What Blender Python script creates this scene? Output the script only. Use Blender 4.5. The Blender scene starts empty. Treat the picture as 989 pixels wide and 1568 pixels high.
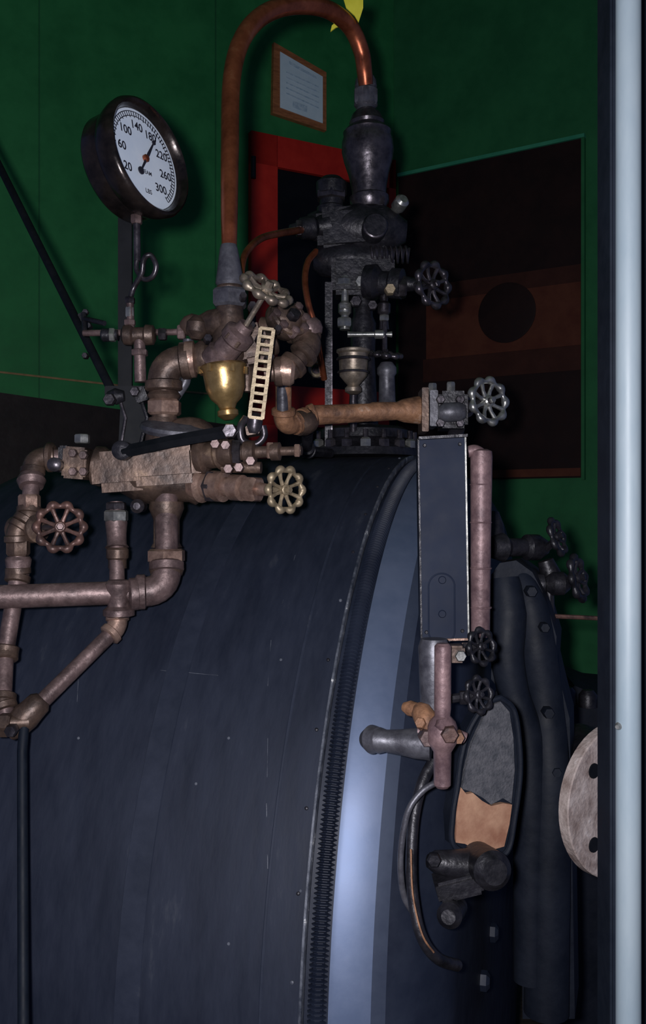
import bpy, bmesh, math, random
from mathutils import Vector as V, Matrix as M
random.seed(4)
EYE=1.85; F=1432.3; CX=494.5; CY=783.9
UP=V((0,0,1)); RT=V((1,0,0)); TOCAM=V((0,-1,0))
def P(u,v,d): return V(((u-CX)/F*d, d, EYE-(v-CY)/F*d))
def L(px,d): return px/F*d
# ---------------------------------------------------------------- materials
def mat(name,c1,c2,rough=.5,metal=0.,scale=12,bump=.1,c3=None,stretch=(1,1,1),rv=.15,spec=.5,detail=6,coord='Object',p3=.74):
    m=bpy.data.materials.new(name); m.use_nodes=True; nt=m.node_tree; b=nt.nodes['Principled BSDF']
    tc=nt.nodes.new('ShaderNodeTexCoord'); mp=nt.nodes.new('ShaderNodeMapping'); mp.inputs['Scale'].default_value=stretch
    nt.links.new(tc.outputs[coord],mp.inputs[0])
    n=nt.nodes.new('ShaderNodeTexNoise'); n.inputs['Scale'].default_value=scale; n.inputs['Detail'].default_value=detail; n.inputs['Roughness'].default_value=.65
    nt.links.new(mp.outputs[0],n.inputs['Vector'])
    r=nt.nodes.new('ShaderNodeValToRGB'); e=r.color_ramp.elements
    e[0].position=.35; e[0].color=(*c1,1); e[1].position=.62; e[1].color=(*c2,1)
    if c3:
        x=e.new(p3); x.color=(*c3,1)
    nt.links.new(n.outputs['Fac'],r.inputs[0]); nt.links.new(r.outputs[0],b.inputs['Base Color'])
    b.inputs['Metallic'].default_value=metal
    b.inputs['Specular IOR Level'].default_value=spec
    mr=nt.nodes.new('ShaderNodeMapRange'); mr.inputs['To Min'].default_value=max(0.05,rough-rv); mr.inputs['To Max'].default_value=min(1,rough+rv)
    n2=nt.nodes.new('ShaderNodeTexNoise'); n2.inputs['Scale'].default_value=scale*4; n2.inputs['Detail'].default_value=4
    nt.links.new(mp.outputs[0],n2.inputs['Vector'])
    nt.links.new(n2.outputs['Fac'],mr.inputs[0]); nt.links.new(mr.outputs[0],b.inputs['Roughness'])
    if bump:
        bp=nt.nodes.new('ShaderNodeBump'); bp.inputs['Strength'].default_value=bump; bp.inputs['Distance'].default_value=.004
        nt.links.new(n2.outputs['Fac'],bp.inputs['Height']); nt.links.new(bp.outputs[0],b.inputs['Normal'])
    return m
PIPE=mat('worn_brown_pipe',(.060,.040,.040),(.17,.115,.112),.47,.45,22,.3,(.34,.25,.24))
BODY=mat('tarnished_bronze_casting',(.038,.026,.023),(.12,.078,.060),.46,.5,18,.35,(.28,.19,.13))
UNION=mat('bright_union_bronze',(.17,.105,.085),(.36,.24,.19),.38,.6,30,.2)
DARK=mat('sooty_dark_iron',(.008,.008,.011),(.024,.023,.030),.42,.4,25,.35)
STEEL=mat('oily_dark_steel',(.030,.027,.032),(.095,.085,.098),.32,.75,25,.15)
BRITE=mat('bare_bright_steel',(.20,.20,.20),(.40,.40,.38),.32,.8,25,.1)
WORNW=mat('worn_brass_steel_wheel',(.11,.085,.07),(.29,.24,.19),.42,.65,25,.15)
GREYP=mat('grey_blue_pipe',(.048,.047,.060),(.11,.11,.13),.44,.45,25,.2)
COP=mat('aged_copper',(.19,.05,.024),(.40,.115,.055),.32,.75,14,.08,(.5,.2,.1))
BRASS=mat('polished_brass',(.26,.16,.065),(.45,.30,.13),.34,.8,14,.2,(.62,.5,.3))
BRASSD=mat('dull_brass',(.16,.125,.08),(.34,.27,.18),.48,.5,30,.2)
RUST=mat('orange_rust',(.10,.05,.032),(.30,.15,.08),.6,.25,25,.5,(.42,.30,.23))
PINK=mat('pinkish_oxide_pipe',(.10,.06,.068),(.22,.14,.145),.5,.3,30,.25)
REDW=mat('red_brown_wheel',(.04,.025,.024),(.13,.068,.056),.45,.4,30,.2)
BLKP=mat('black_enamel',(.003,.004,.006),(.007,.008,.011),.6,0,14,.03,spec=.15)
SHIELD=mat('blue_black_shield',(.0075,.0115,.026),(.0125,.018,.036),.62,0,10,.05,spec=.15)
RIMB=mat('gauge_case_black',(.012,.010,.010),(.035,.026,.024),.22,.6,20,.08)
WHITE=mat('gauge_dial_enamel',(.56,.64,.76),(.66,.73,.82),.4,0,8,0,spec=.3)
INK=mat('dial_ink',(.012,.012,.02),(.02,.02,.03),.5,0,8,0)
JACK=mat('blued_steel_jacket',(.0078,.011,.0225),(.0150,.0195,.0355),.64,.1,6,.14,(.042,.047,.062),stretch=(3.0,.8,.8),detail=14,spec=.3,p3=.76)
JBAND=mat('jacket_band_paint',(.011,.015,.028),(.019,.024,.042),.62,.1,9,.1,(.05,.055,.07),stretch=(1,1,1),spec=.3)
FLNG=mat('flange_lit_strip',(.10,.135,.225),(.135,.17,.265),.52,.55,8,.04,rv=.04)
FMID=mat('flange_highlight_fade',(.038,.050,.085),(.055,.07,.11),.52,.5,8,.04,rv=.04)
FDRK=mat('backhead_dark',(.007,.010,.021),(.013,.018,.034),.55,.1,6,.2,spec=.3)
SEAM=mat('seam_worn_edge',(.02,.025,.04),(.12,.13,.16),.5,.2,30,.2,(.7,.7,.7),p3=.68)
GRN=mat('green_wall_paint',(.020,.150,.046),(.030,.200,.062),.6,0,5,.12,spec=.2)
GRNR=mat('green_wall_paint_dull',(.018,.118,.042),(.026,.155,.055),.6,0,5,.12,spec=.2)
GRN2=mat('green_trim_paint',(.03,.24,.13),(.05,.30,.16),.45,0,8,.08)
GRNC=mat('green_ceiling_paint',(.014,.10,.035),(.02,.13,.048),.6,0,5,.1,spec=.2)
RED=mat('red_door_paint',(.42,.017,.010),(.56,.028,.015),.45,0,6,.05,spec=.3)
VOID=mat('dark_glass',(.003,.003,.004),(.006,.006,.008),.4,0,6,0,spec=.2)
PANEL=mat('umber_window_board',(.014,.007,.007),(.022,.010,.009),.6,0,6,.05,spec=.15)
BRWN=mat('sill_and_reflection_brown',(.085,.025,.016),(.115,.038,.022),.6,0,9,.05,spec=.1)
BRW2=mat('reflection_brown_dim',(.042,.016,.012),(.060,.022,.016),.6,0,9,.05,spec=.1)
DKB=mat('dark_lower_boards',(.010,.007,.007),(.020,.014,.013),.6,0,12,.2,spec=.2)
WOODF=mat('picture_frame_wood',(.26,.09,.035),(.42,.16,.06),.4,0,20,.1,stretch=(1,1,5))
PAPER=mat('certificate_paper',(.60,.74,.80),(.72,.84,.88),.5,0,6,0)
PRNT=mat('certificate_print',(.36,.50,.60),(.62,.74,.80),.6,0,60,0)
POST=mat('pale_blue_post_paint',(.125,.160,.190),(.155,.188,.215),.5,0,14,.08,stretch=(1,1,.3),spec=.3)
DKBLU=mat('dark_pipe_and_post_shade',(.003,.005,.010),(.006,.009,.016),.6,0,14,.05,spec=.15)
CASE=mat('casing_soot_black',(.004,.006,.012),(.009,.012,.021),.6,0,9,.3,spec=.2)
YEL=mat('yellow_cloth',(.50,.46,.02),(.66,.62,.05),.6,0,10,0)
ASH=mat('grey_ash_lining',(.045,.048,.058),(.088,.088,.10),.85,0,70,.6,spec=.2)
CPL=mat('scaled_copper_plate',(.26,.12,.075),(.48,.29,.19),.5,.15,9,.5,(.62,.50,.40))
RDSC=mat('scabby_rusted_plate',(.22,.165,.15),(.44,.37,.35),.7,.05,30,.6,(.60,.55,.55))
FLR=mat('worn_plank_floor',(.03,.022,.018),(.06,.045,.035),.7,0,6,.3,stretch=(1,8,1))
TAN=mat('tan_cord',(.25,.16,.07),(.35,.22,.1),.7,0,20,0)
# ---------------------------------------------------------------- mesh builder
class G:
    def __init__(s,name,matrix=None):
        s.name=name; s.v=[]; s.f=[]; s.m=[]; s.mats=[]; s.mx=matrix
    def mi(s,m):
        if m not in s.mats: s.mats.append(m)
        return s.mats.index(m)
    def add(s,vs,fs,m):
        o=len(s.v); k=s.mi(m); s.v+= [V(x) for x in vs]
        for f in fs: s.f.append([o+i for i in f]); s.m.append(k)
    def done(s,angle=38):
        if s.mx is None:
            lo=V((min(p[i] for p in s.v) for i in range(3))); hi=V((max(p[i] for p in s.v) for i in range(3)))
            s.mx=M.Translation((lo+hi)/2)
        inv=s.mx.inverted()
        me=bpy.data.meshes.new(s.name); me.from_pydata([inv@p for p in s.v],[],s.f)
        for m in s.mats: me.materials.append(m)
        me.polygons.foreach_set('material_index',s.m); me.update()
        bm=bmesh.new(); bm.from_mesh(me); bmesh.ops.recalc_face_normals(bm,faces=bm.faces); bm.to_mesh(me); bm.free()
        me.polygons.foreach_set('use_smooth',[True]*len(me.polygons))
        me.set_sharp_from_angle(angle=math.radians(angle))
        ob=bpy.data.objects.new(s.name,me); ob.matrix_world=s.mx; bpy.context.scene.collection.objects.link(ob)
        return ob
def basis(ax):
    w=V(ax).normalized(); a=UP if abs(w.z)<.9 else RT
    u=a.cross(w).normalized(); v=w.cross(u); return u,v,w
def lathe(g,p,ax,prof,m,n=28,caps=True,sx=1,frame=None):
    u,v,w=frame or basis(ax); vs=[];fs=[]
    for h,r in prof:
        for i in range(n):
            t=2*math.pi*i/n; vs.append(p+w*h+u*(r*math.cos(t)*sx)+v*(r*math.sin(t)))
    for j in range(len(prof)-1):
        for i in range(n):
            k=(i+1)%n; fs.append((j*n+i,j*n+k,(j+1)*n+k,(j+1)*n+i))
    if caps:
        fs.append(tuple(range(n))[::-1]); fs.append(tuple((len(prof)-1)*n+i for i in range(n)))
    g.add(vs,fs,m)
def sweep(g,pts,r,m,n=14,closed=False,flat=1):
    N=len(pts); rs=r if isinstance(r,(list,tuple)) else [r]*N
    T=[]
    for i in range(N):
        if closed: t=pts[(i+1)%N]-pts[i-1]
        else: t=pts[min(i+1,N-1)]-pts[max(i-1,0)]
        T.append(t.normalized())
    u,v,_=basis(T[0]); vs=[];fs=[]
    for i in range(N):
        u=(u-T[i]*u.dot(T[i])).normalized(); v=T[i].cross(u)
        for k in range(n):
            a=2*math.pi*k/n; vs.append(pts[i]+u*(rs[i]*math.cos(a))+v*(rs[i]*math.sin(a)*flat))
    for i in range(N if closed else N-1):
        j=(i+1)%N
        for k in range(n):
            q=(k+1)%n; fs.append((i*n+k,i*n+q,j*n+q,j*n+k))
    if not closed: fs.append(tuple(range(n))[::-1]); fs.append(tuple((N-1)*n+k for k in range(n)))
    g.add(vs,fs,m)
def cr(pts,k=10):
    out=[]; n=len(pts)
    for i in range(n-1):
        p0=pts[max(i-1,0)];p1=pts[i];p2=pts[i+1];p3=pts[min(i+2,n-1)]
        for j in range(k):
            t=j/k; out.append(.5*((2*p1)+(p2-p0)*t+(2*p0-5*p1+4*p2-p3)*t*t+(3*p1-p0-3*p2+p3)*t**3))
    out.append(pts[-1]); return out
def S(pts): return [P(*p) for p in pts]
def curve(g,pts,rpx,m,k=12,n=14):
    q=cr(S(pts),k)
    if isinstance(rpx,(list,tuple)):
        rr=[]; nn=len(pts)-1
        for i in range(len(q)):
            t=i/k; a=min(int(t),nn-1); f=t-a; rr.append(L(rpx[a]*(1-f)+rpx[a+1]*f,q[i].y))
    else: rr=[L(rpx,x.y) for x in q]
    sweep(g,q,rr,m,n)
def pipe(g,pts,rpx,m,Rf=2.2,elbow=True,fm=None):
    q=S(pts); d=sum(p.y for p in q)/len(q); r=L(rpx,d); out=[q[0]]; fm=fm or m
    for i in range(1,len(q)-1):
        a=(q[i-1]-q[i]); b=(q[i+1]-q[i]); la,lb=a.length,b.length; a.normalize(); b.normalize()
        ang=a.angle(b); R=r*Rf; tl=min(R/math.tan(ang/2),la*.45,lb*.45); 
        arc=[]
        for j in range(9):
            t=j/8; p=(q[i]+a*tl)*(1-t)**2+q[i]*2*t*(1-t)+(q[i]+b*tl)*t*t; arc.append(p)
        out+=arc
        if elbow:
            sweep(g,arc,r*1.28,fm,18)
            for e,dr in ((arc[0],a),(arc[-1],b)):
                lathe(g,e-dr*r*.25,dr,[(0,r*1.3),(r*.12,r*1.5),(r*.75,r*1.5),(r*.9,r*1.3)],fm,20)
    out.append(q[-1]); sweep(g,out,r,m,18)
def lt(g,a,b,prof,m,n=28):
    A=P(*a);B=P(*b);d=(A.y+B.y)/2; l=(B-A).length
    lathe(g,A,B-A,[(t*l,L(r,d)) for t,r in prof],m,n)
def nut(g,c,ax,rpx,hpx,m,n=6):
    p=P(*c); d=p.y; r=L(rpx,d);h=L(hpx,d); ax=V(ax).normalized()
    lathe(g,p-ax*h/2,ax,[(0,r*.86),(h*.14,r),(h*.86,r),(h,r*.86)],m,n)
def box(g,c,ex,ey,ez,m,bev=.15):
    ex,ey,ez=V(ex),V(ey),V(ez); mn=min(ex.length,ey.length,ez.length)*bev
    bm=bmesh.new(); bmesh.ops.create_cube(bm,size=2)
    lx,ly,lz=ex.length,ey.length,ez.length
    for v in bm.verts: v.co=V((v.co.x*lx,v.co.y*ly,v.co.z*lz))
    if mn>0: bmesh.ops.bevel(bm,geom=list(bm.edges),offset=mn,segments=2,affect='EDGES')
    X,Y,Z=ex.normalized(),ey.normalized(),ez.normalized(); bm.verts.index_update()
    g.add([c+X*v.co.x+Y*v.co.y+Z*v.co.z for v in bm.verts],[[v.index for v in f.verts] for f in bm.faces],m); bm.free()
def bx(g,c,w,h,dp,m,rot=0,yaw=0,bev=.15):
    p=P(*c); R=M.Rotation(math.radians(yaw),3,'Z')@M.Rotation(math.radians(-rot),3,'Y')
    box(g,p,R@V((L(w,p.y)/2,0,0)),R@V((0,dp/2,0)),R@V((0,0,L(h,p.y)/2)),m,bev)
def prism(g,pts,vec,m):
    n=len(pts); vec=V(vec)
    g.add(list(pts)+[p+vec for p in pts],[tuple(range(n)),tuple(range(2*n-1,n-1,-1))]+[(i,(i+1)%n,n+(i+1)%n,n+i) for i in range(n)],m)
def wheel(g,c,ax,Rpx,m,lobes=8,hubm=None,sp=4):
    p=P(*c); R=L(Rpx,p.y)*.86; u,v,w=basis(ax); pts=[];rr=[]; N=lobes*10
    for i in range(N):
        a=2*math.pi*i/N; q=math.cos(lobes*a); pts.append(p+(u*math.cos(a)+v*math.sin(a))*(R*(1+.045*q))); rr.append(R*(.165+.05*q))
    sweep(g,pts,rr,m,10,closed=True)
    for i in range(sp*2):
        a=2*math.pi*(i+.5)/(sp*2); dr=u*math.cos(a)+v*math.sin(a)
        sweep(g,[p-w*R*.12+dr*R*.15,p-w*R*.10+dr*R*.55,p+dr*R*.93],[R*.13,R*.09,R*.12],m,8)
    lathe(g,p-w*R*.3,w,[(0,R*.2),(R*.1,R*.27),(R*.4,R*.27),(R*.46,R*.2)],m,16)
    lathe(g,p+w*R*.14,w,[(0,R*.17),(R*.04,R*.18),(R*.2,R*.18),(R*.24,R*.14)],hubm or m,6)
def ring(g,c,ax,Rpx,rpx,m,n=32,sx=1):
    p=P(*c); u,v,w=basis(ax); R=L(Rpx,p.y); r=L(rpx,p.y)
    sweep(g,[p+u*(R*sx*math.cos(2*math.pi*i/n))+v*(R*math.sin(2*math.pi*i/n)) for i in range(n)],r,m,8,closed=True)
# ---------------------------------------------------------------- boiler
th=math.asin(.272); nB=V((math.cos(th),-math.sin(th),0)); tB=V((math.sin(th),math.cos(th),0)); C=V((.2255,2.2,EYE-.82))
BM=M(((nB.x,tB.x,0,C.x),(nB.y,tB.y,0,C.y),(0,0,1,C.z),(0,0,0,1)))
def B(a,r,ph):
    ph=math.radians(ph); return C+nB*a-tB*(r*math.sin(ph))+UP*(r*math.cos(ph))
def jp(u,v,R=.9502):
    r=P(u,v,1)-V((0,0,EYE)); o=V((0,0,EYE))-C
    a=r.dot(tB)**2+r.z**2; b=2*(r.dot(tB)*o.dot(tB)+r.z*o.z); c=o.dot(tB)**2+o.z**2-R*R
    t=(-b-math.sqrt(max(0,b*b-4*a*c)))/(2*a); return V((0,0,EYE))+r*t
FR=(-tB,UP,nB)
g=G('locomotive_boiler',BM)
def bl(prof,m,n=160,caps=False): lathe(g,C,nB,prof,m,n,caps,frame=FR)
bl([(-1.5,.74),(-1.3,.76),(-1.12,.80),(-.92,.935),(-.86,.95),(-.6,.95),(-.3,.95),(-.001,.95),(0,.948),(.0,.93)],JACK)
bl([(-.0035,.951),(-.003,.9518),(.0002,.9518),(.0007,.951),(.0007,.94)],SEAM)
bl([(-.062,.950),(-.061,.9508),(-.058,.9508),(-.057,.950)],JBAND)
bl([(-.285,.950),(-.284,.9515),(-.245,.9515),(-.244,.950)],JBAND)
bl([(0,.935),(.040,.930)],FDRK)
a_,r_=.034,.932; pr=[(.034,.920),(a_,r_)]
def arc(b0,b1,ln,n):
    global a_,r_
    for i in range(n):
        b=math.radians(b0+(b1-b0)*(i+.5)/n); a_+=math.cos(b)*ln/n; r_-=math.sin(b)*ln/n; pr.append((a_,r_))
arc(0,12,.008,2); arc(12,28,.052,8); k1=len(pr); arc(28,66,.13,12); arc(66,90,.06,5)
bl(pr[:k1],FLNG); bl(pr[k1-1:k1+2],FMID); bl(pr[k1+1:],FDRK)  # flange highlight painted in: light strip, mid-tone fade step, then dark
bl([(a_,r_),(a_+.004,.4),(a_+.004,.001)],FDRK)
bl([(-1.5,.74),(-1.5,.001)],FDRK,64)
N=1600; pts=[];rr=[]
for i in range(N):
    a=-20+110*i/N; pts.append(B(.018,.933,a)); rr.append(.0115+.003*math.sin(2*math.pi*i/6))
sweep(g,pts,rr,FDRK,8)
for i in range(26):
    p=B(-.014,.951,-60+i*7); d=(p-C); d-=nB*d.dot(nB)
    lathe(g,p,d.normalized(),[(0,.003),(.002,.0026),(.0028,.001)],DARK if i%5 else SEAM,8)
for l in ([(246,1026),(262,1028),(280,1028)],[(284,1029),(300,1031),(334,1034)],[(410,1130),(409,1190)],[(408,1230),(410,1330)],[(120,1040),(118,1075)],[(452,850),(432,925)],[(415,980),(410,1050)]):
    sweep(g,[jp(*q) for q in l],.00045,SEAM,5)
for q in ((460,1364),(350,1130),(210,1430),(350,1445),(300,1200),(120,1130),(430,1010)): 
    p=jp(*q); d=p-C; d-=nB*d.dot(nB); lathe(g,p,d.normalized(),[(0,.0025),(.0006,.002)],SEAM,7)
for ph in (20,45,70,95,-20,-50):
    for r in (.62,.45,.28):
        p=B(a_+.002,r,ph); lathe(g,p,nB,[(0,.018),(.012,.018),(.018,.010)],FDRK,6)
g.done()
# ---------------------------------------------------------------- room
K=1.2
def dl(u): return 3.6*K/(1-(1.536*u-590)/4350)
def dr(u): 
    k=(1.536*u-925)/445; return K/((1-k)/3.9+k/3.48)
def wp(fn,u,z,off=0):
    d=fn(u); p=P(u,0,d); return V((p.x,p.y,z))
def nrm(fn):
    a=wp(fn,300,0);b=wp(fn,700,0); e=(b-a).normalized(); n=V((e.y,-e.x,0)); 
    return n if n.y<0 else -n
NL=nrm(dl); NR=nrm(dr); ZC=4.6
def wq(fn,u,v,off=0):
    return P(u,v,fn(u))+ (NL if fn is dl else NR)*off
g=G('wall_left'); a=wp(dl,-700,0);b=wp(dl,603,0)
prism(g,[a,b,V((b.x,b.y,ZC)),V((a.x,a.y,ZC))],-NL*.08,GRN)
for uu in (-200,60,330):
    p=wp(dl,uu,0); q=V((p.x,p.y,ZC)); e=V((-NL.y,NL.x,0))*.003
    prism(g,[p-e,p+e,q+e,q-e],NL*.002,GRNC)
g.done()
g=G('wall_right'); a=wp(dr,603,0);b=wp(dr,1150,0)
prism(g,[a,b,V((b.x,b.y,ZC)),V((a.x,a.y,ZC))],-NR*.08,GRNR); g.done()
g=G('floor'); prism(g,[V((-3.4,-.8,0)),V((2.6,-.8,0)),V((2.6,5.2,0)),V((-3.4,5.2,0))],V((0,0,-.06)),FLR); g.done()
g=G('ceiling'); prism(g,[V((-3.4,-.8,ZC)),V((2.6,-.8,ZC)),V((2.6,5.2,ZC)),V((-3.4,5.2,ZC))],V((0,0,.06)),GRNC); g.done()
def wpanel(g,fn,u0,v0,u1,v1,off,th,m,v0b=None,v1b=None):
    v0b=v0 if v0b is None else v0b; v1b=v1 if v1b is None else v1b
    n=NL if fn is dl else NR
    prism(g,[wq(fn,u0,v0,off),wq(fn,u1,v0b,off),wq(fn,u1,v1b,off),wq(fn,u0,v1,off)],n*th,m)
g=G('trim_1'); 
wpanel(g,dl,-300,560,378,1360,.001,.02,DKB,v0b=655,v1b=1300)
g.done()
g=G('wall_cord'); sweep(g,[wq(dl,-200,548,.004),wq(dl,10,571,.004),wq(dl,180,590,.004),wq(dl,330,604,.004)],.0045,TAN,6); g.done()
g=G('door_1')
def hl(v,u):
    z=P(380,v,dl(380)).z; return CY-(z-EYE)*F/dl(u)
U0,U1=380,600
for (ua,va,ub,vb,m,t) in ((U0,204,U1,252,RED,.035),(U0,204,420,1000,RED,.035),(590,204,U1,292,RED,.035),(590,292,U1,1000,BLKP,.035),(U0,588,590,650,RED,.035),(418,252,592,590,VOID,.012),(418,650,592,1000,BLKP,.015)):  # right stile goes black lower down to paint in the lubricator's shadow
    wpanel(g,dl,ua,hl(va,ua),ub,hl(vb,ua),.002,t,m,v0b=hl(va,ub),v1b=hl(vb,ub))
for vv in (278,520): lathe(g,wq(dl,382,vv,.045),UP,[(0,.012),(.10,.012)],DARK,10)
g.done()
g=G('framed_certificate')
def quad(c4,off,th,m): prism(g,[wq(dl,u,v,off) for u,v in c4],NL*th,m)
quad([(416,68),(496,114),(496,203),(414,176)],.001,.024,WOODF)
quad([(425,83),(490,121),(490,192),(425,168)],.0255,.003,PAPER)
quad([(438,97),(480,121),(480,125),(438,102)],.0288,.001,PRNT)
for k in range(5): quad([(434,113+k*8),(484,136+k*8),(484,138.2+k*8),(434,115.2+k*8)],.0288,.001,PRNT)
quad([(444,158),(466,166),(466,176),(444,168)],.0288,.001,PRNT)
g.done()
g=G('window_1')
def hr(v,u):
    z=P(602,v,dr(602)).z; return CY-(z-EYE)*F/dr(u)
def rp(ua,va,ub,vb,off,t,m): wpanel(g,dr,ua,hr(va,ua),ub,hr(vb,ua),off,t,m,v0b=hr(va,ub),v1b=hr(vb,ub))
rp(612,275,892,737,.002,.012,PANEL)
rp(670,446,891,470,.0145,.002,BRW2); rp(655,470,891,556,.0145,.004,BRWN); rp(650,556,891,590,.0145,.002,BRW2)  # reflection in the window, painted as brown bands with dimmer edges
rp(612,270,897,275,.002,.025,GRN2); rp(892,275,897,740,.002,.022,GRNR)
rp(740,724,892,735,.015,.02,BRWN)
p=wq(dr,778,480,.018); lathe(g,p,NR,[(0,.14),(.004,.14),(.006,.13)],PANEL,36)  # dark round shape within the painted reflection
g.done()
# ---------------------------------------------------------------- diagonal rod
g=G('overhead_brace_rod')
r0=P(172,600,1.66); r1=P(8,272,2.05); sweep(g,[r0,r1,r0+(r1-r0)*4.4],L(6.5,1.8),BLKP,12)
bx(g,(131,492,1.76),10,26,.02,DARK,rot=28); nut(g,(131,478,1.76),TOCAM,5,8,STEEL); nut(g,(131,545,1.72),TOCAM,5,14,STEEL)
g.done()
# ---------------------------------------------------------------- pressure gauge
g=G('steam_pressure_gauge'); gd=1.62
gn=V((.865,-.48,.17)).normalized(); gu=(UP-gn*UP.dot(gn)).normalized(); gr=gu.cross(gn)
gc=P(222,243,gd); s=L(1,gd)
lathe(g,gc-gn*.068,gn,[(0,s*66),(.004,s*79),(.010,s*83),(.040,s*83),(.044,s*86),(.052,s*89),(.062,s*92),(.074,s*93),(.082,s*90),(.085,s*86),(.081,s*82),(.070,s*79),(.062,s*77)],RIMB,72)
lathe(g,gc-gn*.003,gn,[(0,s*77.5),(.001,s*77.5)],WHITE,64)
def dial(r,a): a=math.radians(a); return gc+gr*(r*s*math.sin(a))+gu*(r*s*math.cos(a))
va=lambda v:-140+280*v/300
def tick(r0,r1,a,w,off=.0):
    d=(dial(1,a)-gc).normalized(); c=d.cross(gn)*w*s/2; o=gn*(-.0016)
    g.add([dial(r0,a)+c+o,dial(r1,a)+c+o,dial(r1,a)-c+o,dial(r0,a)-c+o],[(0,1,2,3)],INK)
for i in range(61): tick(66 if i%2 else 63,72,va(i*5),2.0)
for r in (65,72):
    for i in range(90):
        a0=va(300*i/90);a1=va(300*(i+1)/90); o=gn*(-.0016)
        g.add([dial(r,a0)+o,dial(r+1.3,a0)+o,dial(r+1.3,a1)+o,dial(r,a1)+o],[(0,1,2,3)],INK)
def text(g,t,c,X,Y,Nn,size,m,off=.02):
    cu=bpy.data.curves.new('t','FONT'); cu.body=t; cu.size=size; cu.align_x='CENTER'; cu.align_y='CENTER'; cu.offset=size*off
    ob=bpy.data.objects.new('t',cu); bpy.context.scene.collection.objects.link(ob); bpy.context.view_layer.update()
    me=bpy.data.meshes.new_from_object(ob)
    g.add([c+X*v.co.x+Y*v.co.y for v in me.vertices],[tuple(p.vertices) for p in me.polygons],m)
    bpy.data.objects.remove(ob); bpy.data.meshes.remove(me)
for v in (20,60,100,140,180,220,260,300): text(g,str(v),dial(50,va(v))-gn*.0015,gr,gu,gn,s*18.5,INK)
text(g,"STEAM",dial(21,180)-gn*.0015,gr,gu,gn,s*9,INK); text(g,"LBS",dial(52,180)-gn*.0015,gr,gu,gn,s*10,INK)
na=va(188); nd=(dial(1,na)-gc).normalized(); nx=nd.cross(gn); o=gn*.004
g.add([dial(60,na)+o,dial(10,na)+nx*s*2.8+o,dial(-30,na)+nx*s*1.5+o,dial(-30,na)-nx*s*1.5+o,dial(10,na)-nx*s*2.8+o],[(0,1,2,3,4)],INK)
lathe(g,dial(-32,na)+gn*.003,gn,[(0,s*6),(.002,s*6)],INK,14); lathe(g,gc,gn,[(0,s*6),(.004,s*6),(.006,s*4)],COP,16)
lathe(g,dial(40,na)+gn*.003,gn,[(0,s*3.6),(.002,s*3.6)],INK,12)
bx(g,(192,455,1.70),21,300,.012,BLKP)
nut(g,(209,336,1.62),UP,9,14,PIPE)
pipe(g,[(209,320,1.62),(210,400,1.62)],5.5,STEEL)
curve(g,[(210,395,1.62),(209,412,1.62),(220,427,1.615),(233,424,1.605),(239,408,1.60),(232,392,1.60),(224,392,1.60),(219,402,1.605),(217,418,1.61),(205,440,1.62),(200,456,1.62)],4.2,STEEL)
nut(g,(199,460,1.62),UP,8,10,STEEL); nut(g,(199,478,1.62),UP,7,16,BRITE); pipe(g,[(199,455,1.62),(200,505,1.62)],6,PIPE); nut(g,(199,494,1.62),UP,9,9,PIPE)
g.done()
# ---------------------------------------------------------------- upper small line, tee
D=1.6
g=G('gauge_feed_line')
pipe(g,[(128,510,1.66),(300,508,1.62)],5,PIPE)
lt(g,(155,513,1.63),(180,513,1.63),[(0,7),(.1,10),(.5,10),(.6,7),(1,8)],DARK)
lt(g,(186,513,1.62),(238,513,1.62),[(0,9),(.08,15),(.3,16),(.36,12),(.66,12),(.72,16),(.94,15),(1,9)],BODY)
nut(g,(172,513,1.63),RT,11,9,BRITE); nut(g,(249,512,1.62),RT,10,12,STEEL); nut(g,(278,509,1.62),RT,12,12,PIPE)
pipe(g,[(213,505,1.62),(215,585,1.62)],9,PIPE); nut(g,(214,540,1.62),UP,13,10,PIPE)
pipe(g,[(128,480,1.70),(130,512,1.68)],4,DARK); pipe(g,[(130,488,1.69),(160,495,1.66)],4,DARK)
bx(g,(195,600,1.66),62,14,.04,BLKP,rot=0); bx(g,(196,640,1.66),20,95,.03,BLKP,rot=-3)
prism(g,S([(178,600,1.63),(212,598,1.63),(226,640,1.63),(212,690,1.63),(182,690,1.63),(190,640,1.63)]),V((0,.02,0)),BLKP)
sweep(g,S([(180,602,1.625),(192,640,1.625),(184,688,1.625)]),L(3,1.62),STEEL,8)
sweep(g,S([(212,600,1.625),(225,640,1.625),(213,688,1.625)]),L(3,1.62),DARK,8)
lt(g,(165,608,1.62),(190,606,1.62),[(0,8),(.5,13),(1,8)],DARK); nut(g,(168,612,1.60),TOCAM,10,14,STEEL); nut(g,(207,600,1.60),TOCAM,8,14,STEEL)
bx(g,(218,606,1.63),18,22,.04,DARK,rot=20)
pipe(g,[(288,520,1.62),(284,585,1.62),(262,618,1.62)],8,GREYP,elbow=False)
g.done()
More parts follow.
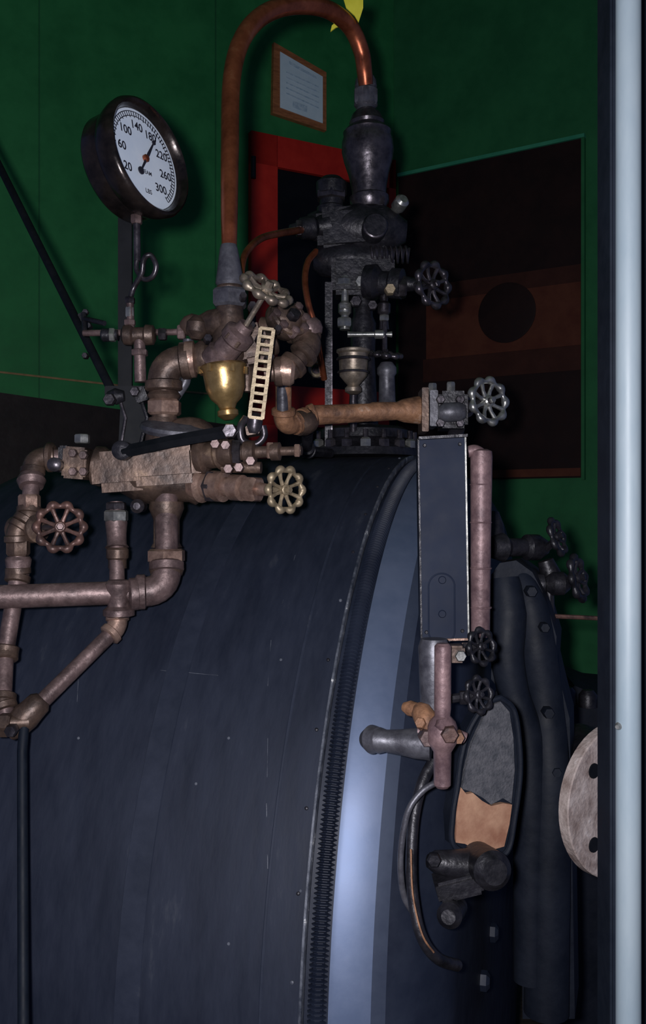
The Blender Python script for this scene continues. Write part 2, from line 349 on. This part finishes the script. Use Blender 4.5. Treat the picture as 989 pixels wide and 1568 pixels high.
# ---------------------------------------------------------------- main steam elbow + valve
g=G('steam_turret_valve')
pipe(g,[(252,665,D),(250,556,D),(318,549,D)],19,BODY,Rf=2.0)
lt(g,(284,551,D),(300,550,D),[(0,24),(.1,28),(.9,28),(1,24)],UNION)
nut(g,(252,624,D),UP,27,24,UNION); lt(g,(251,612,D),(251,600,D),[(0,22),(.5,26),(1,22)],BODY)
lt(g,(300,549,D),(372,546,D),[(0,22),(.1,27),(.22,27),(.3,22),(.5,30),(.7,33),(.9,24),(1,12)],BODY)
lt(g,(350,580,D),(352,470,D),[(0,14),(.12,22),(.3,28),(.55,27),(.7,22),(.82,22),(1,20)],BODY)
nut(g,(352,457,D),UP,28,28,GREYP); lt(g,(352,446,D),(352,430,D),[(0,19),(.3,21),(1,15)],BODY)
lt(g,(278,500,1.62),(350,492,1.6),[(0,8),(.1,15),(.25,18),(.4,14),(.6,20),(.9,22),(1,15)],BODY); lt(g,(300,520,1.6),(304,484,1.6),[(0,8),(.3,17),(.7,17),(1,8)],BODY)
lt(g,(330,556,1.57),(378,497,1.53),[(0,26),(.25,26),(.3,21),(.55,20),(.6,24),(.8,24),(.86,14),(1,12)],PIPE)
nut(g,(362,517,1.54),P(378,497,1.53)-P(330,556,1.57),23,14,BODY)
sweep(g,S([(374,502,1.53),(408,446,1.50)]),L(4.5,1.5),WORNW,10)
wheel(g,(408,443,1.50),(.44,-.46,.72),42,WORNW,lobes=10)
lt(g,(372,546,D),(420,520,1.62),[(0,12),(.3,16),(.5,22),(.9,22),(1,14)],BODY)
lt(g,(420,500,1.64),(452,480,1.60),[(0,14),(.3,30),(.6,33),(.8,28),(1,12)],BODY)
ring(g,(443,486,1.60),(.5,-.7,.4),27,6,BODY); nut(g,(449,482,1.585),(.5,-.7,.4),10,14,STEEL)
for k in range(8):
    a=k*math.pi/4; u,v,w=basis((.5,-.7,.4)); p=P(443,486,1.60)+(u*math.cos(a)+v*math.sin(a))*L(27,1.6); lathe(g,p-w*.008,w,[(0,.008),(.018,.008),(.02,.005)],PIPE,6)
pipe(g,[(400,500,1.66),(462,505,1.64),(476,530,1.62),(440,568,1.60),(405,570,1.6)],15,BODY,Rf=1.6,fm=BODY)
lt(g,(425,566,1.60),(452,569,1.60),[(0,18),(.2,23),(.8,23),(1,18)],UNION)
lt(g,(470,492,1.63),(478,515,1.63),[(0,16),(.3,20),(.7,20),(1,16)],PIPE)
pipe(g,[(378,545,1.62),(378,600,1.62)],10,BODY)
bx(g,(388,528,1.60),44,60,.05,BODY,rot=12,bev=.4)
for (x,y,r) in ((318,520,7),(386,470,7),(372,455,6),(398,520,8),(412,548,8),(335,590,7),(384,500,7),(425,505,6)):
    nut(g,(x,y,1.56),(.2,-1,.2),r,18,STEEL)
g.done()
g=G('brass_oil_cup')
lt(g,(341,556,1.57),(350,643,1.57),[(0,26),(.02,33),(.06,36),(.12,33),(.18,32),(.45,30),(.62,24),(.72,15),(.8,12),(.84,16),(.92,16),(1,7)],BRASS,40)
lt(g,(340,560,1.57),(340,548,1.57),[(0,28),(.5,24),(1,12)],BODY)
for a in range(6): 
    q=P(341,567,1.57)+V((math.cos(a*1.05)*L(35,1.57),math.sin(a*1.05)*L(35,1.57),0)); lathe(g,q-UP*.006,UP,[(0,.004),(.012,.004)],BRASS,6)
g.done()
g=G('brass_ladder_chain')
A=P(409,504,1.52);Bp=P(392,640,1.52); ax=(Bp-A).normalized(); sd=ax.cross(TOCAM).normalized(); w=L(10,1.52)
n=11
for k in range(n+1):
    p=A+(Bp-A)*(k/n); box(g,p,sd*w*1.05,TOCAM*.005,ax*.0024,BRASSD,.2)
for sg in (-1,1):
    for k in range(n):
        p=A+(Bp-A)*((k+.5)/n)+sd*sg*w+TOCAM*(.003*(k%2)); box(g,p,sd*.0030,TOCAM*.0035,ax*((Bp-A).length/n*.56),BRASSD,.3)
lt(g,(392,632,1.53),(388,664,1.53),[(0,6),(.2,12),(.7,12),(1,8)],STEEL)
curve(g,[(376,640,1.55),(368,655,1.54),(372,675,1.54),(392,680,1.54),(404,668,1.54),(402,652,1.54)],6,STEEL)
bx(g,(388,660,1.55),20,14,.05,BODY,rot=10)
g.done()
# ---------------------------------------------------------------- injector
g=G('steam_injector'); d=1.62
lt(g,(140,712,d),(312,738,d),[(0,20),(.03,30),(.1,31),(.14,27),(.3,36),(.45,46),(.65,46),(.8,36),(.9,34),(.96,37),(1,30)],BODY,36)
bx(g,(255,712,1.60),112,62,.10,BODY,rot=4,bev=.45); bx(g,(190,722,1.60),90,62,.08,BODY,rot=4,bev=.45)
lt(g,(290,688,1.60),(288,650,1.62),[(0,40),(.35,42),(.7,40),(.85,34),(1,18)],BODY,36)
lt(g,(250,690,1.60),(250,640,1.60),[(0,30),(.4,27),(.7,25),(1,22)],BODY)
lathe(g,P(270,662,1.6),V((.1,-.25,1)),[(0,L(54,1.6)),(.006,L(56,1.6)),(.012,L(54,1.6)),(.02,L(36,1.6))],GREYP,40)
sweep(g,S([(188,692,1.53),(260,676,1.52),(352,660,1.51)]),L(9.5,1.52),BLKP,4)
nut(g,(352,660,1.51),TOCAM,12,20,STEEL); lathe(g,P(188,690,1.54),TOCAM,[(-.01,.016),(.012,.016),(.016,.01)],DARK,20)
lt(g,(305,700,1.58),(350,694,1.56),[(0,26),(.2,27),(.3,20),(.6,20),(.7,24),(.95,24),(1,16)],BODY)
lt(g,(335,694,1.55),(462,690,1.52),[(0,16),(.05,21),(.18,21),(.2,12),(.3,12),(.32,18),(.44,18),(.46,9),(.62,9),(.64,14),(.74,14),(.76,7),(1,7)],BODY)
nut(g,(362,692,1.545),RT,20,14,STEEL); nut(g,(414,690,1.53),RT,14,11,UNION); nut(g,(455,690,1.52),RT,11,9,UNION)
for (x,y) in ((346,682),(366,716),(350,718),(384,706),(330,680)): nut(g,(x,y,1.53),TOCAM,8,20,PIPE)
pipe(g,[(340,715,1.56),(400,716,1.55)],9,BODY)
lt(g,(300,742,1.60),(410,750,1.52),[(0,26),(.1,28),(.14,20),(.22,20),(.25,24),(.4,24),(.42,15),(.5,14),(.52,20),(.66,20),(.68,13),(1,9)],UNION)
nut(g,(328,745,1.58),P(410,750,1.52)-P(300,742,1.6),26,16,STEEL); nut(g,(386,749,1.535),P(410,750,1.52)-P(300,742,1.6),21,26,UNION)
wheel(g,(437,750,1.50),(.62,-.78,0),36,BRASSD,lobes=10)
sweep(g,S([(405,750,1.52),(445,750,1.49)]),L(5,1.5),BRASSD,8)
bx(g,(121,710,1.60),36,48,.07,BODY,rot=-4,bev=.2); bx(g,(104,704,1.60),16,40,.06,DARK,bev=.3)
for (x,y) in ((112,694),(128,697),(112,722),(128,722)): nut(g,(x,y,1.555),TOCAM,7,12,PIPE)
nut(g,(126,672,1.58),UP,12,14,BRITE); lathe(g,P(88,712,1.57),TOCAM,[(-.02,.012),(.02,.012),(.024,.006)],STEEL,16)
lathe(g,P(212,775,1.58),TOCAM,[(-.03,.010),(.01,.012),(.016,.006)],STEEL,16)
sweep(g,[P(230,735,1.64),P(230,735,1.86),P(231,750,1.90)],.03,DARK,12)
g.done()
# ---------------------------------------------------------------- left pipework
g=G('boiler_feed_pipes')
pipe(g,[(255,760,D),(255,905,1.56),(-60,916,1.50)],18,PIPE,Rf=2.0,fm=PIPE)
lt(g,(255,768,D),(255,838,D),[(0,26),(.15,27),(.4,20),(.9,20),(1,24)],BODY)
nut(g,(255,851,1.58),UP,30,22,UNION); lt(g,(255,862,1.575),(255,880,1.57),[(0,22),(.5,27),(1,24)],BODY)
lt(g,(212,909,1.545),(196,910,1.54),[(0,19),(.1,25),(.8,25),(1,19)],PIPE)
pipe(g,[(178,770,1.6),(180,960,1.55),(40,1098,1.45)],12,PIPE,Rf=2.4,fm=UNION)
nut(g,(178,775,1.6),UP,16,12,STEEL); nut(g,(178,790,1.59),UP,19,18,BRITE); lt(g,(178,800,1.59),(179,838,1.58),[(0,17),(.5,15),(.9,15),(1,18)],PIPE); lt(g,(180,838,1.58),(180,870,1.58),[(0,14),(.1,17),(.5,17),(.6,14),(1,14)],BODY)
lt(g,(182,888,1.54),(182,945,1.54),[(0,16),(.1,21),(.25,21),(.4,17),(.7,17),(.8,24),(.95,24),(1,16)],PIPE)
lt(g,(66,1070,1.46),(12,1125,1.44),[(0,13),(.1,19),(.3,20),(.5,22),(.8,20),(.9,16),(1,12)],BODY)
pipe(g,[(38,1100,1.44),(34,1150,1.42),(36,1600,1.27)],8,DKBLU,elbow=False)
pipe(g,[(45,1105,1.44),(-40,1112,1.42)],12,BODY); nut(g,(8,1110,1.43),RT,19,20,BODY); nut(g,(18,1118,1.41),TOCAM,10,20,STEEL)
pipe(g,[(108,700,1.6),(52,700,1.58),(44,790,1.55),(26,815,1.54),(28,880,1.54),(8,1000,1.50),(4,1075,1.46),(14,1110,1.45)],13,PIPE,Rf=1.8,fm=BODY)
lt(g,(84,700,1.59),(70,700,1.59),[(0,18),(.3,23),(.7,23),(1,18)],BODY)
nut(g,(45,768,1.55),UP,17,22,UNION); lt(g,(48,728,1.57),(48,745,1.56),[(0,18),(.5,22),(1,18)],PIPE)
nut(g,(28,838,1.54),UP,18,26,BODY); lt(g,(28,852,1.54),(28,900,1.54),[(0,17),(.1,20),(.5,17),(1,14)],PIPE)
g.done()
g=G('globe_valve')
lt(g,(20,812,1.58),(72,808,1.53),[(0,10),(.1,22),(.3,24),(.5,18),(.55,22),(.75,22),(.8,12),(1,10)],BODY)
nut(g,(42,810,1.55),P(72,808,1.53)-P(20,812,1.58),23,12,BRASSD)
sweep(g,S([(60,808,1.54),(95,807,1.475)]),L(5,1.5),STEEL,8)
wheel(g,(92,807,1.48),(.28,-.95,.1),39,REDW,lobes=10,hubm=PIPE)
g.done()
# ---------------------------------------------------------------- copper loop
g=G('copper_steam_pipe')
curve(g,[(351,395,1.60),(351,330,1.62),(352,230,1.68),(355,120,1.76),(372,58,1.82),(405,22,1.88),(450,8,1.95),(500,14,2.02),(535,40,2.07),(553,78,2.10),(558,110,2.11),(560,130,2.12)],[11,13,14,14,14,14,13.5,13,13,12.5,12,11],COP,14,20)
lt(g,(350,375,1.6),(352,440,1.6),[(0,12),(.1,14),(.7,20),(.9,22),(1,18)],GREYP)
curve(g,[(371,440,1.62),(370,410,1.66),(378,385,1.72),(400,365,1.82),(430,357,1.95),(462,352,2.1)],5.5,COP)
curve(g,[(484,385,2.13),(471,402,2.09),(467,430,2.06),(472,465,2.04),(482,500,2.04),(490,545,2.06),(496,580,2.1)],5,COP)
g.done()
g=G('yellow_rag')
prism(g,S([(524,-8,2.055),(556,-4,2.055),(556,12,2.055),(549,34,2.055),(543,24,2.055),(530,12,2.055)]),V((0,.004,0)),YEL)
prism(g,S([(524,26,2.075),(533,34,2.075),(514,42,2.075),(506,48,2.075),(508,39,2.075)]),V((0,.004,0)),YEL)
g.done()
# ---------------------------------------------------------------- lubricator
d=2.15
g=G('hydrostatic_lubricator')
lt(g,(560,118,d),(560,176,d),[(0,13),(.1,16),(.25,17),(.3,14),(.36,18),(.75,18),(.8,14),(1,16)],GREYP)
nut(g,(560,150,d),UP,20,26,GREYP)
lt(g,(561,168,d),(566,320,d),[(0,14),(.05,22),(.1,25),(.13,27),(.16,25),(.20,33),(.23,37),(.26,36),(.32,39),(.42,40),(.52,37),(.65,31),(.78,27),(.86,26),(.88,30),(.93,30),(1,24)],STEEL,40)
lt(g,(470,345,d),(622,355,d),[(0,16),(.08,22),(.3,28),(.5,38),(.75,38),(.9,26),(1,16)],DARK,32)
bx(g,(540,355,d),110,66,.09,DARK,rot=3,bev=.3)
lathe(g,P(574,347,2.08),V((.1,-1,.1)),[(-.03,.028),(.01,.028),(.014,.024)],DARK,28); ring(g,(574,347,2.07),(.1,-1,.1),16,3,STEEL); ring(g,(574,347,2.07),(.1,-1,.1),8,2,STEEL)
lt(g,(507,330,d),(508,272,d),[(0,22),(.2,22),(.25,18),(.5,18),(.55,23),(.85,24),(1,14)],DARK); nut(g,(507,300,d),UP,24,14,STEEL)
lt(g,(445,352,2.1),(500,346,2.13),[(0,8),(.2,10),(.3,16),(.6,18),(.7,14),(1,20)],DARK); nut(g,(458,350,2.1),RT,13,10,STEEL)
lt(g,(600,330,d),(618,304,2.10),[(0,8),(.4,8),(.5,11),(.9,11),(1,7)],BRITE)
lt(g,(480,398,d),(600,400,d),[(0,14),(.1,24),(.5,30),(.9,26),(1,14)],DARK)
bx(g,(555,425,2.14),96,60,.07,DARK,bev=.3)
pts=[]
for i in range(120):
    a=i/120*2*math.pi*8; q=P(585,390,2.12)+RT*(.09*(i/120-.3)); pts.append(q+UP*(.018*math.cos(a))+TOCAM*(.018*math.sin(a)))
sweep(g,pts,.003,STEEL,6)
lt(g,(560,432,2.12),(640,436,2.08),[(0,26),(.2,28),(.3,18),(.45,18),(.5,23),(.7,23),(.75,12),(1,9)],DARK)
nut(g,(612,440,2.09),RT,18,20,STEEL); nut(g,(597,444,2.08),TOCAM,9,20,BRASSD)
sweep(g,S([(630,436,2.08),(668,436,2.04)]),L(5,2.05),STEEL,8)
wheel(g,(663,436,2.04),(.62,-.78,.05),36,STEEL,lobes=9)
bx(g,(503,565,2.12),11,265,.012,DARK); bx(g,(508,565,2.115),1.8,265,.004,STEEL)
for x,m in ((528,BRITE),(588,STEEL)):
    lt(g,(x,418,2.12),(x,505,2.12),[(0,7),(.08,11),(.2,11),(.25,6),(.5,6),(.55,10),(.7,10),(.75,6),(1,8)],m)
lt(g,(556,440,2.14),(556,660,2.16),[(0,15),(.2,15),(.25,20),(.5,18),(1,24)],DARK)
nut(g,(527,432,2.11),UP,11,12,BRITE); nut(g,(527,494,2.11),UP,12,14,BRITE); nut(g,(527,470,2.11),UP,8,8,BRITE)
nut(g,(553,432,2.10),TOCAM,10,14,BRITE); nut(g,(588,487,2.11),UP,8,9,BRITE); nut(g,(545,462,2.10),TOCAM,9,14,STEEL); nut(g,(570,468,2.10),TOCAM,8,14,STEEL)
lt(g,(532,512,2.11),(600,512,2.11),[(0,5),(.2,4),(.6,4),(.62,7),(.8,7),(.85,3),(1,5)],BRITE)
sweep(g,S([(589,490,2.11),(589,545,2.11)]),L(4,2.1),STEEL,8)
wheel(g,(590,543,2.11),(.1,-.25,1),26,STEEL,lobes=9)
lt(g,(541,534,2.08),(541,604,2.08),[(0,20),(.03,26),(.08,26),(.12,23),(.6,21),(.72,14),(.8,9),(.86,13),(.94,13),(1,6)],WORNW,32)
lt(g,(541,604,2.08),(541,660,2.10),[(0,6),(1,6)],STEEL)
ring(g,(541,550,2.08),UP,23.5,2.5,STEEL); ring(g,(541,570,2.08),UP,22.5,2,STEEL)
lt(g,(592,555,2.10),(593,640,2.10),[(0,9),(.1,15),(.2,15),(.25,12),(.7,13),(.75,16),(1,16)],GREYP)
nut(g,(484,570,2.1),(.3,-1,0),11,14,STEEL); ring(g,(484,565,2.09),(.4,-1,0),10,3,BRASSD)
lt(g,(556,655,2.2),(556,700,2.2),[(0,60),(.12,70),(.4,72),(.5,64),(.6,70),(.75,84),(1,88)],DARK,40)
for k in range(9):
    a=math.pi*(1.05+k*.9/8); q=P(556,686,2.2)+V((math.cos(a),math.sin(a),0))*L(78,2.2); lathe(g,q-UP*.004,UP,[(0,.013),(.016,.013),(.02,.009)],(BRITE if k%3==1 else STEEL),6); lathe(g,q,UP,[(0,.006),(.035,.006)],STEEL,8)
g.done()
g=G('steam_turret_pipe')
pipe(g,[(434,590,1.75),(434,655,1.78),(470,640,1.82),(658,628,1.92)],12,RUST,Rf=1.7,fm=RUST)
pipe(g,[(432,575,1.74),(433,636,1.76)],9,GREYP)
lt(g,(455,652,1.80),(478,640,1.83),[(0,16),(.3,20),(.7,20),(1,15)],BODY)
lt(g,(470,634,1.82),(640,628,1.90),[(0,13),(.04,16),(.06,13),(.55,13),(.58,15),(.8,14),(.86,18),(1,22)],RUST)
bx(g,(648,630,1.90),10,66,.08,BODY); bx(g,(661,628,1.90),12,54,.08,GREYP)
bx(g,(690,630,1.90),44,56,.09,DARK,bev=.25); lt(g,(672,632,1.84),(712,630,1.84),[(0,10),(.2,15),(.8,15),(1,10)],GREYP)
for (x,y) in ((662,596),(690,594)): nut(g,(x,y,1.88),UP,7,18,BRITE); 
for (x,y) in ((674,612),(704,612),(674,648),(704,648)): nut(g,(x,y,1.845),TOCAM,7,12,STEEL)
sweep(g,S([(700,655,1.9),(690,690,1.95),(672,720,2.0)]),L(12,1.95),DARK,10)
lt(g,(705,625,1.9),(738,618,1.85),[(0,16),(.3,16),(.35,10),(1,7)],STEEL)
wheel(g,(748,614,1.84),(.5,-.86,.1),37,BRITE,lobes=9)
sweep(g,S([(736,618,1.86),(752,613,1.83)]),L(5,1.84),STEEL,8)
pipe(g,[(470,645,1.84),(470,690,1.95),(505,694,2.08)],8,DARK)
g.done()
# ---------------------------------------------------------------- shield + gauge glass
g=G('water_gauge_shield'); d=1.42
q=[P(640,672,d),P(712,668,d),P(717,978,d),P(645,980,d)]
prism(g,q,V((.0,.035,0)),SHIELD)
box(g,(q[1]+q[2])/2+TOCAM*.001,RT*.0012,V((0,.003,0)),(q[1]-q[2])/2,BRITE,.2)
box(g,(q[0]+q[3])/2+TOCAM*.001,RT*.0012,V((0,.004,0)),(q[0]-q[3])/2,DARK,.2)
box(g,(q[0]+q[1])/2,(q[1]-q[0])/2*1.03,V((0,.02,0)),UP*.002,DARK,.2)
box(g,(q[2]+q[3])/2,(q[3]-q[2])/2*1.0,V((0,.006,0)),UP*.0016,UNION,.2)
p=P(676,932,d-.001)
pts=[p+RT*(L(20,d)*math.cos(a))+UP*(L(20,d)*math.sin(a)+ (L(34,d) if math.sin(a)>0 else -L(34,d))) for a in [2*math.pi*i/40 for i in range(40)]]
sweep(g,pts,.0012,SHIELD,8,closed=True)
for dy in (888,940): lathe(g,P(677,dy,d-.002),TOCAM,[(0,.006),(.002,.005)],SHIELD,18)
for x,y in ((650,682),(704,680),(653,968),(708,966)): lathe(g,P(x,y,d-.001),TOCAM,[(0,.003),(.002,.002)],DARK,10)
g.done()
g=G('water_gauge_glass')
lt(g,(737,688,1.50),(735,975,1.50),[(0,10),(.01,16),(.04,17),(.5,15.5),(.97,15),(1,12)],PINK,28)
curve(g,[(716,692,1.50),(728,690,1.50),(740,700,1.50),(742,720,1.50)],9,PINK)
for v in (742,800,870,930): ring(g,(736,v,1.50),UP,15.5,1.5,PINK)
g.done()
g=G('water_column_fitting')
lt(g,(664,978,1.36),(664,1100,1.36),[(0,20),(.1,24),(.6,22),(1,20)],GREYP)
lt(g,(678,985,1.30),(677,1206,1.30),[(0,9),(.02,13),(.45,13),(.5,12),(.54,20),(.58,23),(.68,23),(.72,18),(.75,14),(.98,13),(1,9)],PINK,28)
bx(g,(690,1000,1.33),40,26,.03,BODY,bev=.3); nut(g,(705,1004,1.31),TOCAM,9,12,BRITE)
lt(g,(640,1080,1.34),(662,1120,1.31),[(0,8),(.2,16),(.6,18),(1,12)],RUST); lt(g,(618,1082,1.36),(650,1090,1.34),[(0,7),(.3,12),(1,10)],RUST)
nut(g,(655,1128,1.31),TOCAM,15,30,PIPE); nut(g,(688,1124,1.28),TOCAM,14,16,REDW); nut(g,(676,1110,1.285),(.4,-1,.4),10,14,PINK)
nut(g,(700,1128,1.30),TOCAM,11,20,RUST); nut(g,(645,1108,1.31),(-.4,-1,.4),9,18,RUST)
lt(g,(562,1132,1.36),(660,1140,1.34),[(0,10),(.05,17),(.2,20),(.3,17),(.5,19),(.75,23),(1,24)],GREYP)
lt(g,(560,1132,1.37),(580,1132,1.35),[(0,14),(.5,22),(1,18)],GREYP)
sweep(g,S([(640,1120,1.34),(690,1120,1.33),(712,1130,1.33)]),L(9,1.33),PINK,10)
for (x,y,mm) in ((735,990,1.42),(731,1064,1.38)):
    sweep(g,S([(690,y+6,mm-.03),(x,y,mm-.02)]),L(7,mm),DARK,8); wheel(g,(x+2,y,mm-.03),(.55,-.8,.2),29,DARK,lobes=8)
    nut(g,(x-22,y+4,mm-.03),RT,11,12,DARK)
g.done()
# ---------------------------------------------------------------- fire door
g=G('fire_door')
fd=1.40; fn=V((.35,-.93,0)).normalized()
c=P(744,1190,fd)
def fp(u,v,off=0):
    r=P(u,v,1); r=V((r.x,r.y,r.z-EYE)); o=V((0,0,EYE)); t=(c+fn*off-o).dot(fn)/r.dot(fn); return o+r*t
top=[(766,1074),(780,1090),(786,1130),(788,1180),(783,1230),(770,1222),(752,1232),(740,1222),(722,1212),(708,1208),(712,1180),(722,1140),(740,1100),(755,1080)]
low=[(706,1206),(714,1216),(724,1214),(738,1226),(752,1234),(770,1230),(784,1232),(780,1262),(772,1296),(758,1300),(744,1296),(730,1302),(712,1292),(698,1290),(699,1245),(702,1220)]
prism(g,[fp(u,v) for u,v in top],-fn*.006,ASH); prism(g,[fp(u,v,.004) for u,v in low],-fn*.008,CPL)
ov=[(766,1068),(786,1086),(794,1130),(796,1185),(788,1250),(776,1304),(744,1310),(696,1296),(693,1250),(700,1205),(706,1160),(718,1118),(742,1080)]
pts=cr([fp(u,v,.004) for u,v in ov]+[fp(*ov[0],.004)],6)[:-1]; sweep(g,pts,.0045,CASE,8,closed=True)
prism(g,[fp(u,v,-.006) for u,v in ov],-fn*.03,CASE)
curve(g,[(664,1165,1.36),(646,1200,1.345),(634,1250,1.33),(630,1310,1.31),(632,1370,1.295),(644,1430,1.28),(668,1466,1.29),(700,1478,1.33)],9,DARK)
curve(g,[(668,1198,1.31),(648,1210,1.305),(628,1235,1.30),(618,1270,1.30),(613,1320,1.30),(618,1370,1.31),(634,1400,1.32)],5,GREYP)
curve(g,[(629,1300,1.285),(632,1370,1.27),(646,1430,1.255),(664,1458,1.265)],1.6,RUST)
lt(g,(655,1318,1.35),(765,1330,1.37),[(0,10),(.1,17),(.3,20),(.6,26),(.85,30),(1,18)],DARK)
lathe(g,P(750,1330,1.33),V((.2,-1,.1)),[(-.05,.026),(.01,.028),(.02,.018)],DARK,28)
lathe(g,P(688,1402,1.31),V((-.3,-1,.2)),[(-.06,.017),(0,.018),(.01,.010)],DARK,24)
bx(g,(700,1350,1.36),70,32,.06,DARK,rot=14,bev=.3)
nut(g,(664,1316,1.32),TOCAM,11,14,DARK)
g.done()
# ---------------------------------------------------------------- casing right of the door + valves
g=G('backhead_casing')
pr=[(752,880),(765,862),(790,858),(815,876),(830,905),(842,940),(852,975),(850,1010),(858,1045),(872,1100),(876,1300),(880,1560),(800,1560),(800,1290),(800,1090),(768,1060),(752,1040)]
prism(g,S([(u,v,1.72) for u,v in pr]),V((.04,.12,0)),CASE)
curve(g,[(772,885,1.72),(778,940,1.71),(776,1000,1.70),(786,1060,1.70),(806,1130,1.70),(812,1220,1.70),(812,1320,1.70),(812,1500,1.7)],[22,30,26,24,26,28,26,26],CASE,n=20)
curve(g,[(796,880,1.74),(812,930,1.72),(822,1000,1.72),(834,1080,1.72),(842,1200,1.70),(838,1380,1.70),(836,1550,1.7)],[16,26,30,28,30,34,34],CASE,n=20)
for (x,y,r) in ((812,905,9),(832,960,8),(838,1090,9),(850,1180,8),(852,1280,8)): nut(g,(x,y,1.68),TOCAM,r,26,CASE)
g.done()
g=G('blower_valve')
lt(g,(752,838,1.75),(835,838,1.80),[(0,16),(.2,22),(.3,14),(.6,14),(.65,20),(.85,20),(1,12)],DARK)
sweep(g,S([(825,850,1.8),(850,828,1.76)]),L(6,1.8),DARK,8); wheel(g,(853,822,1.76),(.8,-.5,.3),30,DARK,lobes=7)
lt(g,(805,895,1.78),(872,893,1.78),[(0,10),(.2,16),(.4,16),(.45,10),(.6,18),(.85,18),(1,10)],DARK)
sweep(g,S([(865,893,1.78),(888,885,1.76)]),L(6,1.8),DARK,8); wheel(g,(885,885,1.76),(.8,-.5,.2),36,DARK,lobes=8)
lt(g,(835,858,1.8),(850,900,1.8),[(0,12),(.5,16),(1,12)],DARK)
lt(g,(752,785,1.80),(756,850,1.78),[(0,12),(.3,18),(1,20)],DARK)
sweep(g,S([(840,943,1.8),(925,947,1.8)]),L(3.5,1.8),REDW,8); sweep(g,S([(840,900,1.80),(842,960,1.8)]),L(8,1.8),DARK,8)
g.done()
g=G('ash_pan_housing')
prism(g,S([(856,1062,2.6),(880,1050,2.6),(925,1068,2.6),(1060,1080,2.6),(1060,1780,2.6),(856,1780,2.6)]),V((.05,.4,0)),CASE)
for x,y in ((868,1058),(900,1062)): lt(g,(x,y+20,2.58),(x,y-6,2.58),[(0,14),(.7,14),(1,8)],DARK)
g.done()
g=G('rusted_pipe_flange')
p=P(950,1226,1.60); n2=V((.56,-.83,0)).normalized(); R=L(118,1.60)
u,v,w=basis(n2)
lathe(g,p-n2*.02,n2,[(0,R),(.018,R),(.02,R*.985)],RDSC,56)
for a in (42,138,90,222,318,270):
    t=math.radians(a+0); q=p+(u*math.cos(t)+v*math.sin(t))*(R*.70); lathe(g,q-n2*.001,n2,[(0,R*.10),(.0025,R*.095)],BLKP,18)
lathe(g,p-n2*.05,n2,[(0,R*.5),(.03,R*.5)],DARK,30)
sweep(g,[p-n2*.02,p-n2*.05+V((.05,.3,0))],R*.42,DARK,20)
g.done()
g=G('cab_post'); 
x0=P(962,784,.90)
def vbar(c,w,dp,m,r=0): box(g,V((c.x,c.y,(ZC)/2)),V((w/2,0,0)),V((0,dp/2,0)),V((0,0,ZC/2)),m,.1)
vbar(P(1014,784,1.02),L(180,1.02),.05,DKBLU)  # dark strip added behind the post, standing in for its shadow side
lathe(g,V((x0.x,x0.y,.0)),UP,[(0,L(19,.9)),(ZC,L(19,.9))],POST,32)
zz=EYE-.205
lathe(g,V((x0.x-.010,x0.y-.004,zz)),V((-.6,-.8,0)),[(0,.004),(.004,.003),(.006,.002)],BRITE,12)
g.done()
# ---------------------------------------------------------------- light, world, camera
ld=bpy.data.lights.new('camera_flash','POINT'); ld.energy=110; ld.shadow_soft_size=.022; ld.color=(.97,.95,.98)
lo=bpy.data.objects.new('camera_flash',ld); lo.location=(-.055,-.02,EYE+.03); bpy.context.scene.collection.objects.link(lo)
w=bpy.data.worlds.new('World'); bpy.context.scene.world=w; w.use_nodes=True
w.node_tree.nodes['Background'].inputs[0].default_value=(.25,.38,.9,1); w.node_tree.nodes['Background'].inputs[1].default_value=.12
cd=bpy.data.cameras.new('Camera'); cd.sensor_fit='VERTICAL'; cd.sensor_height=36; cd.lens=36*2200/2408; cd.clip_start=.02
co=bpy.data.objects.new('Camera',cd); co.location=(0,0,EYE); co.rotation_euler=(math.pi/2,0,0); bpy.context.scene.collection.objects.link(co)
bpy.context.scene.camera=co
vs=bpy.context.scene.view_settings; vs.view_transform='Standard'; vs.look='None'; vs.exposure=0; vs.gamma=1
